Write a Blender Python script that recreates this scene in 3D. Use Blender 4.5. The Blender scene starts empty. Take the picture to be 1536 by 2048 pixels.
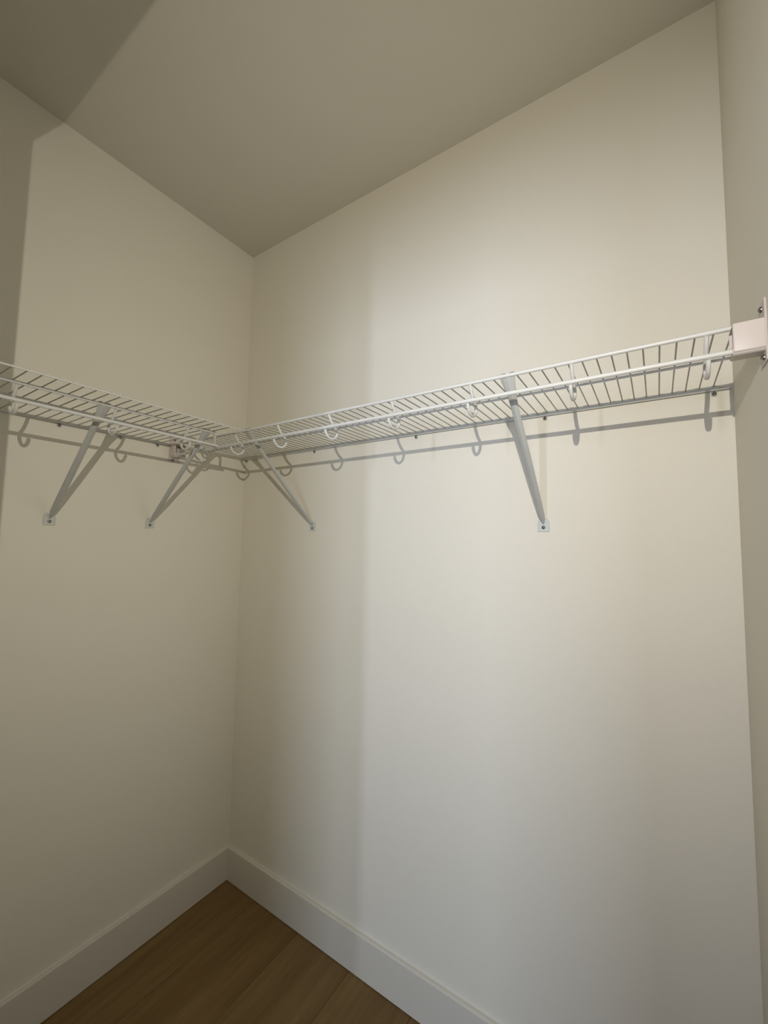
import bpy, bmesh, math, random
from mathutils import Vector, Matrix

S = bpy.context.scene
C = S.collection
random.seed(7)

# ------------------------------------------------------------------ camera
cam_d = bpy.data.cameras.new('camera')
cam = bpy.data.objects.new('camera', cam_d); C.objects.link(cam)
cam_d.sensor_fit = 'HORIZONTAL'; cam_d.sensor_width = 36.0
cam_d.lens = 826.06 / 1536 * 36.0
cam_d.clip_start = 0.01
r_ = Vector((0.83397, 0.551575, 0.016087)); u_ = Vector((0.027206, -0.070219, 0.997161)); f_ = Vector((-0.551139, 0.831164, 0.073567))
m = Matrix((r_, u_, -f_)).transposed().to_4x4()
m.translation = Vector((1.55115, -1.19091, 1.41431))
cam.matrix_world = m
S.camera = cam

# ------------------------------------------------------------------ light
S.view_settings.view_transform = 'Standard'; S.view_settings.look = 'None'
S.view_settings.exposure = 0.0; S.view_settings.gamma = 1.0
S.view_settings.use_curve_mapping = False

w = bpy.data.worlds.new('world'); S.world = w; w.use_nodes = True
w.node_tree.nodes['Background'].inputs[0].default_value = (1.0, 0.90, 0.68, 1)
w.node_tree.nodes['Background'].inputs[1].default_value = 0.02

def point_light(name, loc, power, radius, col):
    d = bpy.data.lights.new(name, 'POINT'); d.energy = power; d.shadow_soft_size = radius; d.color = col
    o = bpy.data.objects.new(name, d); C.objects.link(o); o.location = loc
    return o
def area_light(name, loc, power, sx, sy, col, target):
    d = bpy.data.lights.new(name, 'AREA'); d.energy = power; d.shape = 'RECTANGLE'; d.size = sx; d.size_y = sy; d.color = col
    o = bpy.data.objects.new(name, d); C.objects.link(o); o.location = loc
    o.rotation_euler = (Vector(target) - Vector(loc)).to_track_quat('-Z', 'Y').to_euler()
    return o
# small torch-like lamp just outside the doorway, two narrow windows of the room behind
def spot_light(name, loc, power, radius, col, target, angle):
    d = bpy.data.lights.new(name, 'SPOT'); d.energy = power; d.shadow_soft_size = radius; d.color = col
    d.spot_size = math.radians(angle); d.spot_blend = 1.0
    o = bpy.data.objects.new(name, d); C.objects.link(o); o.location = loc
    o.rotation_euler = (Vector(target) - Vector(loc)).to_track_quat('-Z', 'Y').to_euler()
    return o
spot_light('room_lamp', (1.5475, -1.306, 1.769), 34.9, 0.0022, (1.000, 0.920, 0.800), (1.5475 - 0.50, -1.306 + 0.86, 1.759 - 0.03), 139)
area_light('daylight_slit', (1.29, -2.40, 1.72), 10.1, 0.05, 0.56, (0.68, 0.755, 1.000), (1.29, 0, 1.72))
area_light('daylight_pane', (2.21, -3.59, 1.32), 40.00, 0.72, 1.15, (0.67, 0.80, 1.000), (1.1, 0, 1.60))

# ------------------------------------------------------------------ materials
def new_mat(name):
    mt = bpy.data.materials.new(name); mt.use_nodes = True
    nt = mt.node_tree; return mt, nt, nt.nodes['Principled BSDF']
def ramp(nt, fac, c0, c1, p0=0.0, p1=1.0):
    rp = nt.nodes.new('ShaderNodeValToRGB')
    rp.color_ramp.elements[0].position = p0; rp.color_ramp.elements[0].color = (*c0, 1)
    rp.color_ramp.elements[1].position = p1; rp.color_ramp.elements[1].color = (*c1, 1)
    nt.links.new(fac, rp.inputs[0]); return rp.outputs[0]
def noise(nt, scale, detail=3, vec=None, rough=0.5):
    n = nt.nodes.new('ShaderNodeTexNoise'); n.inputs['Scale'].default_value = scale
    n.inputs['Detail'].default_value = detail; n.inputs['Roughness'].default_value = rough
    if vec is not None: nt.links.new(vec, n.inputs['Vector'])
    return n.outputs['Fac']
def bump(nt, b, h, strength, dist):
    bp = nt.nodes.new('ShaderNodeBump'); bp.inputs['Strength'].default_value = strength; bp.inputs['Distance'].default_value = dist
    nt.links.new(h, bp.inputs['Height']); nt.links.new(bp.outputs[0], b.inputs['Normal'])
def coords(nt, out='Object'):
    return nt.nodes.new('ShaderNodeTexCoord').outputs[out]

def paint(name, col, rough=0.75, bmp=0.25):
    mt, nt, b = new_mat(name); v = coords(nt)
    c = ramp(nt, noise(nt, 3.0, 4, v), tuple(x * 0.985 for x in col), col, 0.3, 0.7)
    nt.links.new(c, b.inputs['Base Color']); b.inputs['Roughness'].default_value = rough
    b.inputs['Specular IOR Level'].default_value = 0.25
    bump(nt, b, noise(nt, 420, 2, v), bmp, 0.0006)
    return mt
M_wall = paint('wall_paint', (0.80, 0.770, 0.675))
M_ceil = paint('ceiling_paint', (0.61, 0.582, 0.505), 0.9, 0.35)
M_base = paint('trim_paint', (0.69, 0.665, 0.59), 0.45, 0.08)

def coated(name, col, rough):
    mt, nt, b = new_mat(name); v = coords(nt)
    c = ramp(nt, noise(nt, 40, 2, v), tuple(x * 0.96 for x in col), col, 0.3, 0.7)
    nt.links.new(c, b.inputs['Base Color']); b.inputs['Roughness'].default_value = rough
    b.inputs['Specular IOR Level'].default_value = 0.4
    return mt
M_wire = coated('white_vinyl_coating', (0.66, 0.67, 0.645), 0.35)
M_deck = coated('shaded_vinyl_coating', (0.46, 0.46, 0.43), 0.4)  # same white coating, darkened: shade on the deck wires put into the colour
M_strut = coated('white_enamel_steel', (0.50, 0.51, 0.485), 0.4)
M_plastic = coated('white_plastic', (0.64, 0.585, 0.55), 0.45)
M_clip = coated('clip_plastic', (0.60, 0.63, 0.60), 0.5)
mt, nt, b = new_mat('screw_steel')
nt.links.new(ramp(nt, noise(nt, 200, 2, coords(nt)), (0.30, 0.29, 0.27), (0.42, 0.41, 0.39)), b.inputs['Base Color'])
b.inputs['Metallic'].default_value = 1.0; b.inputs['Roughness'].default_value = 0.22
M_screw = mt
mt, nt, b = new_mat('screw_recess')
nt.links.new(ramp(nt, noise(nt, 300, 1, coords(nt)), (0.03, 0.03, 0.03), (0.06, 0.055, 0.05)), b.inputs['Base Color'])
b.inputs['Roughness'].default_value = 0.5
M_recess = mt

def wood():
    mt, nt, b = new_mat('oak_plank')
    v = coords(nt); oi = nt.nodes.new('ShaderNodeObjectInfo')
    mp = nt.nodes.new('ShaderNodeMapping'); mp.inputs['Scale'].default_value = (1.0, 0.09, 1.0)
    add = nt.nodes.new('ShaderNodeVectorMath'); add.operation = 'ADD'
    sc = nt.nodes.new('ShaderNodeVectorMath'); sc.operation = 'SCALE'; sc.inputs[0].default_value = (7, 13, 5)
    nt.links.new(oi.outputs['Random'], sc.inputs['Scale'])
    nt.links.new(v, add.inputs[0]); nt.links.new(sc.outputs[0], add.inputs[1]); nt.links.new(add.outputs[0], mp.inputs[0])
    broad = noise(nt, 9, 3, mp.outputs[0]); fine = noise(nt, 60, 5, mp.outputs[0], 0.65)
    mx = nt.nodes.new('ShaderNodeMix'); mx.data_type = 'RGBA'; mx.blend_type = 'MULTIPLY'; mx.inputs[0].default_value = 0.55
    nt.links.new(ramp(nt, broad, (0.168, 0.100, 0.034), (0.245, 0.158, 0.062), 0.32, 0.68), mx.inputs[6])
    nt.links.new(ramp(nt, fine, (0.62, 0.60, 0.56), (1, 1, 1), 0.3, 0.65), mx.inputs[7])
    hs = nt.nodes.new('ShaderNodeHueSaturation')
    mr = nt.nodes.new('ShaderNodeMapRange'); mr.inputs[3].default_value = 0.86; mr.inputs[4].default_value = 1.1
    nt.links.new(oi.outputs['Random'], mr.inputs[0]); nt.links.new(mr.outputs[0], hs.inputs['Value'])
    nt.links.new(mx.outputs[2], hs.inputs['Color']); nt.links.new(hs.outputs[0], b.inputs['Base Color'])
    b.inputs['Roughness'].default_value = 0.55; b.inputs['Specular IOR Level'].default_value = 0.3
    bump(nt, b, fine, 0.2, 0.0005)
    return mt
M_wood = wood()

# ------------------------------------------------------------------ mesh helpers
def mesh_of(bm, name, smooth=False):
    me = bpy.data.meshes.new(name)
    bmesh.ops.recalc_face_normals(bm, faces=bm.faces)
    bm.to_mesh(me); bm.free()
    if smooth:
        for p in me.polygons: p.use_smooth = True
        try: me.set_sharp_from_angle(angle=math.radians(50))
        except Exception: pass
    return me
def link(name, me, mat, parent=None, loc=(0, 0, 0)):
    o = bpy.data.objects.new(name, me); C.objects.link(o); o.location = loc
    if not me.materials: me.materials.append(mat)
    if parent is not None: o.parent = parent
    return o
def box(bm, a, c):
    x0, y0, z0 = a; x1, y1, z1 = c
    v = [bm.verts.new(p) for p in [(x0,y0,z0),(x1,y0,z0),(x1,y1,z0),(x0,y1,z0),(x0,y0,z1),(x1,y0,z1),(x1,y1,z1),(x0,y1,z1)]]
    for q in [(0,3,2,1),(4,5,6,7),(0,1,5,4),(1,2,6,5),(2,3,7,6),(3,0,4,7)]: bm.faces.new([v[i] for i in q])
    return v
def bevel_all(bm, off, seg=2):
    bmesh.ops.bevel(bm, geom=list(bm.edges), offset=off, segments=seg, affect='EDGES', profile=0.5)
def tube(bm, pts, rad, seg=10, caps=True, round_end=0.0):
    """swept round bar through points"""
    pts = [Vector(p) for p in pts]; n = len(pts); rings = []
    t0 = (pts[1] - pts[0]).normalized()
    up = Vector((0, 0, 1)) if abs(t0.z) < 0.9 else Vector((1, 0, 0))
    nrm = (up - t0 * up.dot(t0)).normalized(); last = t0
    for i, p in enumerate(pts):
        if i == 0: t = t0
        elif i == n - 1: t = (pts[i] - pts[i-1]).normalized()
        else: t = ((pts[i+1] - pts[i]).normalized() + (pts[i] - pts[i-1]).normalized()).normalized()
        q = last.rotation_difference(t); nrm = (q @ nrm).normalized(); last = t
        bi = t.cross(nrm)
        rings.append([bm.verts.new(p + rad * (math.cos(2*math.pi*k/seg) * nrm + math.sin(2*math.pi*k/seg) * bi)) for k in range(seg)])
    for a, c in zip(rings, rings[1:]):
        for k in range(seg): bm.faces.new([a[k], a[(k+1) % seg], c[(k+1) % seg], c[k]])
    if caps:
        bm.faces.new(rings[0][::-1]); bm.faces.new(rings[-1])
def spline(pts, sub=6):
    """Catmull-Rom through the points"""
    P = [Vector(p) for p in pts]; P = [2*P[0]-P[1]] + P + [2*P[-1]-P[-2]]; out = []
    for i in range(1, len(P) - 2):
        for k in range(sub):
            t = k / sub; a, b_, c, d = P[i-1:i+3]
            out.append(0.5 * ((2*b_) + (c-a)*t + (2*a-5*b_+4*c-d)*t*t + (3*b_-a-3*c+d)*t**3))
    out.append(P[-2]); return out
def empty(name, loc=(0, 0, 0), rz=0.0):
    o = bpy.data.objects.new(name, None); o.empty_display_size = 0.05; C.objects.link(o)
    o.location = loc; o.rotation_euler = (0, 0, rz); return o
def tag(o, label, cat, group=None):
    o['label'] = label; o['category'] = cat
    if group: o['group'] = group
    return o
def struct(o, label=None):
    o['kind'] = 'structure'
    if label: o['label'] = label
    return o

# ------------------------------------------------------------------ room
W, H = 1.7027, 2.740       # width along the back wall, ceiling height
YF = -1.123                # inner face of the doorway wall
T = 0.12
DX0, DX1, DZ = 0.971, 1.640, 2.084   # door opening

def slab(name, boxes, mat, label):
    bm = bmesh.new()
    for a, c in boxes: box(bm, a, c)
    return struct(link(name, mesh_of(bm, name), mat), label)
slab('wall_left', [((-T, YF - T, -0.06), (0, T, H))], M_wall, 'plain off-white left closet wall')
slab('wall_back', [((0, 0, -0.06), (W, T, H))], M_wall, 'plain off-white back closet wall with the bright patch of light')
slab('wall_right', [((W, YF - T, -0.06), (W + T, T, H))], M_wall, 'off-white right closet wall seen edge-on')
slab('wall_front', [((0, YF - T, -0.06), (DX0, YF, H)), ((DX1, YF - T, -0.06), (W, YF, H)), ((DX0, YF - T, DZ), (DX1, YF, H))], M_wall, 'off-white closet wall with the door opening')
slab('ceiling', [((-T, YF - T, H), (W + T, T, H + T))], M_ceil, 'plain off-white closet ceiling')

# floor: sub-floor plus single planks
fl = slab('floor', [((0, -1.60, -0.06), (W, 0, -0.012))], M_recess, 'brown wood plank floor')
seams = [0.0, 0.19]
while seams[-1] + 0.235 < W: seams.append(seams[-1] + 0.235)
seams.append(W)
joints = [-0.83, -0.52, -1.12, -0.68, -0.95, -0.40, -1.05, -0.75, -0.50]
for i in range(len(seams) - 1):
    x0, x1 = seams[i] + 0.0006, seams[i+1] - 0.0006
    for y0, y1 in ((-1.60, joints[i % len(joints)] - 0.0006), (joints[i % len(joints)] + 0.0006, 0.0)):
        bm = bmesh.new(); hx, hy = (x1 - x0) / 2, (y1 - y0) / 2
        vs = box(bm, (-hx, -hy, -0.006), (hx, hy, 0.006))
        bmesh.ops.bevel(bm, geom=[e for e in bm.edges if all(v.co.z > 0 for v in e.verts)], offset=0.0007, segments=1, affect='EDGES')
        link('plank', mesh_of(bm, 'plank'), M_wood, fl, ((x0 + x1) / 2, (y0 + y1) / 2, -0.006))

# baseboards: flat board with an eased top edge
HB, TB = 0.1308, 0.0146
def baseboard(name, p0, p1, nrm, label):
    p0, p1, nrm = Vector(p0), Vector(p1), Vector(nrm)
    prof = [(0, 0.0025), (TB, 0.0025), (TB, HB - 0.004), (TB - 0.0012, HB - 0.0012), (TB - 0.004, HB), (0.002, HB), (0, HB + 0.002)]
    bm = bmesh.new()
    ra = [bm.verts.new(p0 + nrm * o + Vector((0, 0, z))) for o, z in prof]
    rb = [bm.verts.new(p1 + nrm * o + Vector((0, 0, z))) for o, z in prof]
    n = len(prof)
    for k in range(n): bm.faces.new([ra[k], ra[(k+1) % n], rb[(k+1) % n], rb[k]])
    bm.faces.new(ra[::-1]); bm.faces.new(rb)
    return struct(link(name, mesh_of(bm, name), M_base), label)
baseboard('baseboard_left', (0, YF, 0), (0, 0, 0), (1, 0, 0), 'white baseboard along the left wall')
baseboard('baseboard_back', (TB, 0, 0), (W, 0, 0), (0, -1, 0), 'white baseboard along the back wall')
baseboard('baseboard_right', (W, YF, 0), (W, -TB, 0), (-1, 0, 0), 'white baseboard along the right wall')

# ------------------------------------------------------------------ wire shelves
# local frame of a shelf: X along the wall, Y out of the wall, Z up; deck rails at z = 0
RW = 0.0015
def bar_mesh(name, p0, p1, rad, seg=10):
    bm = bmesh.new(); tube(bm, [p0, p1], rad, seg); return mesh_of(bm, name, True)

def make_shelf(loc, flip, x0, x1, rails, wires, wire_y, hooks, rod, label):
    """rails: (name, y, z, r, x0, x1); wires: list of x"""
    root = empty('wire_shelf', loc); tag(root, label, 'shelf', 'wire closet shelves')
    ax = (lambda a, o, z: Vector((a, -o, z))) if not flip else (lambda a, o, z: Vector((o, a, z)))
    for nm, y, z, r, a, c in rails:
        link(nm, bar_mesh(nm, ax(a, y, z), ax(c, y, z), r, 12), M_wire, root)
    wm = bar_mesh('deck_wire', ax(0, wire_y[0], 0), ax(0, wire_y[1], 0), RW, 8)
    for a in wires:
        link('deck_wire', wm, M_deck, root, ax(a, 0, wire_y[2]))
    # hook profile (out from wall, height) relative to the front rail
    bm = bmesh.new()
    tube(bm, spline([ax(0, o, z) for o, z in hooks[1]], 5), 0.0036, 10)
    hm = mesh_of(bm, 'rod_hook', True)
    for a in hooks[0]: link('rod_hook', hm, M_wire, root, ax(a, 0, 0))
    link('hanging_rod', bar_mesh('hanging_rod', ax(rod[2], rod[0], rod[1]), ax(rod[3], rod[0], rod[1]), 0.0046, 14), M_wire, root)
    return root

ZB, ZA = 1.7777, 1.7705
hookB = [(0.3255, -0.0045), (0.318, -0.017), (0.306, -0.031), (0.2925, -0.0415), (0.2875, -0.051), (0.292, -0.0625), (0.303, -0.0700), (0.3145, -0.0720), (0.327, -0.0680), (0.3355, -0.0595), (0.339, -0.0515)]
wB = []
x = 1.6149
while x > 0.02: wB.append(x); x -= 0.0258
wB += [1.6149 + 0.0258, 1.6149 + 0.0516]
wB.sort()
shelfB = make_shelf((0, 0, ZB), False, 0.01, W - 0.02,
    [('front_rail', 0.3245, 0, 0.0041, 0.030, W - 0.030), ('middle_rail', 0.1900, -0.001, 0.0030, 0.012, W - 0.014), ('back_rail', 0.0075, -0.001, 0.0046, 0.006, W - 0.006)],
    wB, (0.003, 0.3252, 0.0040), ([u * 1.123 for u in (0.1385, 0.326, 0.5125, 0.699, 0.886, 1.0735, 1.262, 1.451)], hookB), (0.3385, -0.0455, 0.030, W - 0.030),
    'long white wire shelf with hanging rod along the back wall')

YA0, YA1 = -0.3725, YF + 0.008
wA = []
y = -0.382
while y > YA1: wA.append(y); y -= 0.0269
shelfA = make_shelf((0, 0, ZA), True, YA1, YA0,
    [('front_rail', 0.3253, 0, 0.0041, YA1, YA0), ('nose_wire', 0.4285, 0.0015, 0.0021, YA1, -0.352), ('middle_rail', 0.1990, -0.001, 0.0028, YA1, -0.362), ('back_rail', 0.0075, 0.002, 0.0042, YA1, -0.352)],
    wA, (0.003, 0.4285, 0.0042), ([-0.466, -0.676, -0.886, -1.096], hookB), (0.3385, -0.0448, YA1, YA0 + 0.002),
    'shorter deep white wire shelf with hanging rod along the left wall')
# end cap that ties front rail and rod together at the free end of the left shelf
bm = bmesh.new()
box(bm, (0.3215, YA0 - 0.0035, -0.049), (0.3310, YA0 + 0.0005, 0.003)); bevel_all(bm, 0.0012, 1)
link('end_plate', mesh_of(bm, 'end_plate'), M_plastic, shelfA)
bm = bmesh.new(); tube(bm, [(0.3253, YA0 - 0.010, 0), (0.3253, YA0 + 0.0012, 0)], 0.0056, 12)
ec = link('rail_cap', mesh_of(bm, 'rail_cap', True), M_clip, shelfA)
bm = bmesh.new(); tube(bm, [(0.3253, YA0 + 0.001, 0), (0.3253, YA0 + 0.0018, 0)], 0.0028, 10)
link('cap_hole', mesh_of(bm, 'cap_hole'), M_recess, ec)

# ------------------------------------------------------------------ screws
def screw_mesh(rad, h):
    bm = bmesh.new(); seg = 14; prof = [(rad, 0), (rad, h*0.25), (rad*0.86, h*0.66), (rad*0.55, h*0.93), (0, h)]
    rings = [[bm.verts.new((r*math.cos(2*math.pi*k/seg), r*math.sin(2*math.pi*k/seg), z)) for k in range(seg)] for r, z in prof[:-1]]
    for a, c in zip(rings, rings[1:]):
        for k in range(seg): bm.faces.new([a[k], a[(k+1) % seg], c[(k+1) % seg], c[k]])
    bm.faces.new(rings[0][::-1])
    top = bm.verts.new((0, 0, h))
    for k in range(seg): bm.faces.new([rings[-1][k], rings[-1][(k+1) % seg], top])
    return mesh_of(bm, 'screw', True)
SCREW = screw_mesh(0.0050, 0.0042)
def cross_mesh(rad, h):
    bm = bmesh.new(); a, t = rad * 0.5, rad * 0.13
    box(bm, (-a, -t, h*0.7), (a, t, h*1.02)); box(bm, (-t, -a, h*0.7), (t, a, h*1.02))
    return mesh_of(bm, 'screw_slot')
CROSS = cross_mesh(0.0050, 0.0042)
def screw(parent, loc, nrm, rot=0.3):
    """screw head on a surface, nrm = outward direction in the parent's frame"""
    o = link('screw', SCREW, M_screw, parent, loc)
    o.rotation_euler = Vector(nrm).to_track_quat('Z', 'Y').to_euler()
    link('screw_slot', CROSS, M_recess, o).rotation_euler = (0, 0, rot)
    return o

# ------------------------------------------------------------------ support brackets
def make_bracket(loc, rz, reach, rise, label):
    """origin on the wall at the screw; local -Y points out of the wall"""
    root = empty('shelf_bracket', loc, rz); tag(root, label, 'bracket', 'shelf support brackets')
    # wall plate with clipped, rounded top
    bm = bmesh.new(); hw = 0.0157; t = 0.0030
    out = [(-hw, -0.0115), (hw, -0.0115), (hw, 0.012), (hw*0.86, 0.020), (hw*0.6, 0.0255), (-hw*0.6, 0.0255), (-hw*0.86, 0.020), (-hw, 0.012)]
    a = [bm.verts.new((x, 0, z)) for x, z in out]; c = [bm.verts.new((x, -t, z)) for x, z in out]
    for k in range(8): bm.faces.new([a[k], a[(k+1) % 8], c[(k+1) % 8], c[k]])
    bm.faces.new(a[::-1]); bm.faces.new(c)
    bevel_all(bm, 0.0006, 1)
    link('wall_plate', mesh_of(bm, 'wall_plate'), M_clip, root)
    screw(root, (0, -t, 0), (0, -1, 0), random.uniform(0, 1.5))
    # pressed-steel strut: shallow rounded channel, pointed at the foot, flared at the top
    p0 = Vector((0, -0.0035, 0.0095)); p1 = Vector((0, -reach + 0.001, rise - 0.004))
    d = (p1 - p0); Ln = d.length; d.normalize(); n = Vector((0, -d.z, d.y)) * (1 if d.y < 0 else -1)
    n = Vector((1, 0, 0)).cross(d); n = n if n.z < 0 else -n     # face that looks down and outward
    stations = [(0.0, 0.0022, 0.0012), (0.020, 0.0062, 0.0035), (0.034, 0.0088, 0.0052), (0.10, 0.0094, 0.0058), (0.20, 0.0094, 0.0058), (Ln*0.70, 0.0090, 0.0058), (Ln*0.84, 0.0086, 0.0056), (Ln*0.90, 0.0100, 0.0054), (Ln*0.95, 0.0130, 0.0046), (Ln, 0.0162, 0.0030)]
    prof = [(-1, 0), (-0.86, 0.45), (-0.42, 0.80), (-0.10, 0.86), (0, 1.0), (0.10, 0.86), (0.42, 0.80), (0.86, 0.45), (1, 0)]
    bm = bmesh.new(); th = 0.0013; rings = []
    for s_, hw_, dep in stations:
        c0 = p0 + d * s_
        outer = [bm.verts.new(c0 + Vector((hw_*u, 0, 0)) + n * (dep*v)) for u, v in prof]
        inner = [bm.verts.new(c0 + Vector((hw_*u*0.88, 0, 0)) + n * (dep*v - th)) for u, v in reversed(prof)]
        rings.append(outer + inner)
    k_ = len(rings[0])
    for a, c in zip(rings, rings[1:]):
        for k in range(k_): bm.faces.new([a[k], a[(k+1) % k_], c[(k+1) % k_], c[k]])
    bm.faces.new(rings[0][::-1]); bm.faces.new(rings[-1])
    st = link('strut', mesh_of(bm, 'strut', True), M_strut, root)
    # two fingers curled over the front rail
    cy, cz = -reach, rise
    for sx in (-0.0095, 0.0095):
        bm = bmesh.new(); pts = []
        for k in range(9):
            a = math.radians(62 + k * 18); R_ = 0.0050
            pts.append((sx, cy - R_ * math.cos(a), cz + R_ * math.sin(a)))
        rings = []
        for k, q in enumerate(pts):
            a = math.radians(62 + k * 18); dirv = Vector((0, -math.cos(a), math.sin(a)))
            rings.append([bm.verts.new(Vector(q) + Vector((dx, 0, 0)) + dirv * h) for dx, h in ((-0.0045, 0), (0.0045, 0), (0.0045, 0.0014), (-0.0045, 0.0014))])
        for a, c in zip(rings, rings[1:]):
            for k in range(4): bm.faces.new([a[k], a[(k+1) % 4], c[(k+1) % 4], c[k]])
        bm.faces.new(rings[0][::-1]); bm.faces.new(rings[-1])
        link('rail_finger', mesh_of(bm, 'rail_finger', True), M_strut, st)
    return root
make_bracket((1.2900, 0, 1.4625), 0, 0.3245, ZB - 1.4625, 'white diagonal shelf bracket at the middle of the back wall, larger in view')
make_bracket((0.4300, 0, 1.4655), 0, 0.3245, ZB - 1.4655, 'white diagonal shelf bracket on the back wall near the inside corner')
make_bracket((0, -0.7040, 1.4620), math.pi / 2, 0.3253, ZA - 1.4620, 'grey-white diagonal shelf bracket on the left wall, farther from the corner')
make_bracket((0, -0.4040, 1.4640), math.pi / 2, 0.3253, ZA - 1.4640, 'grey-white diagonal shelf bracket on the left wall where the shelves meet')

# ------------------------------------------------------------------ end brackets holding the long shelf at both side walls
def make_end_bracket(loc, rz, label):
    """origin on the side wall; local X points away from the wall, -Y toward the room"""
    root = empty('end_bracket', loc, rz); tag(root, label, 'bracket', 'shelf end brackets')
    bm = bmesh.new(); box(bm, (0, -0.0215, -0.056), (0.0030, 0.0215, 0.045)); bevel_all(bm, 0.0012, 1)
    link('wall_flange', mesh_of(bm, 'wall_flange'), M_plastic, root)
    # socket: rounded box, hollow at its open end
    bm = bmesh.new(); box(bm, (0.002, -0.0215, -0.0355), (0.042, 0.0215, 0.0125))
    bevel_all(bm, 0.0022, 3)
    end = max(bm.faces, key=lambda f: f.calc_center_median().x)
    r = bmesh.ops.inset_region(bm, faces=[end], thickness=0.0022)
    ext = bmesh.ops.extrude_discrete_faces(bm, faces=[end])
    bmesh.ops.translate(bm, verts=ext['faces'][0].verts, vec=(-0.037, 0, 0))
    link('socket', mesh_of(bm, 'socket', True), M_plastic, root)
    # cup for the rod under the socket
    bm = bmesh.new(); tube(bm, [(0.003, -0.0125, -0.0315), (0.0425, -0.0125, -0.0315)], 0.0078, 14)
    link('rod_cup', mesh_of(bm, 'rod_cup', True), M_plastic, root)
    screw(root, (0.003, -0.002, 0.033), (1, 0, 0)); screw(root, (0.003, -0.006, -0.0475), (1, 0, 0), 0.9)
    return root
make_end_bracket((W, -0.3265, 1.7635), math.pi, 'white plastic end bracket with two screws on the right wall')
make_end_bracket((0, -0.3265, 1.7635), 0, 'small white end bracket on the left wall under the shelf junction')
# keep the rod side of the right-hand bracket toward the room
eb = [o for o in C.objects if o.name.startswith('end_bracket')][0]
eb.rotation_euler = (0, 0, 0); eb.scale = (-1, 1, 1)

# ------------------------------------------------------------------ wall clips under the back rails
def make_clip(loc, rz, label, group):
    root = empty('wall_clip', loc, rz); tag(root, label, 'clip', group)
    bm = bmesh.new(); box(bm, (-0.0055, -0.0028, -0.0165), (0.0055, 0, 0.006)); bevel_all(bm, 0.0009, 1)
    link('clip_body', mesh_of(bm, 'clip_body'), M_clip, root)
    bm = bmesh.new()
    tube(bm, [(-0.0050, -0.0070, 0.0), (0.0050, -0.0070, 0.0)], 0.0048, 12)
    link('rail_saddle', mesh_of(bm, 'rail_saddle', True), M_clip, root)
    screw(root, (0, -0.0028, -0.0108), (0, -1, 0), random.uniform(0, 1.5))
    return root
ords = ['beside the right wall', 'right above the large middle bracket', 'midway between the two back-wall brackets', 'above the bracket near the inside corner', 'in the inside corner']
for u, t in zip((1.4855, 1.1555, 0.7905, 0.3825, 0.0160), ords):
    make_clip((u * 1.123, 0, ZB), 0, 'tiny screwed wall clip under the long shelf, ' + t, 'clips under the long shelf')
ords = ['above the farther left-wall bracket', 'midway between the two left-wall brackets', 'nearest the shelf junction']
for u, t in zip((-0.621, -0.464, -0.350), ords):
    make_clip((0, u * 1.123, ZA + 0.003), math.pi / 2, 'tiny screwed wall clip under the left shelf, ' + t, 'clips under the left shelf')
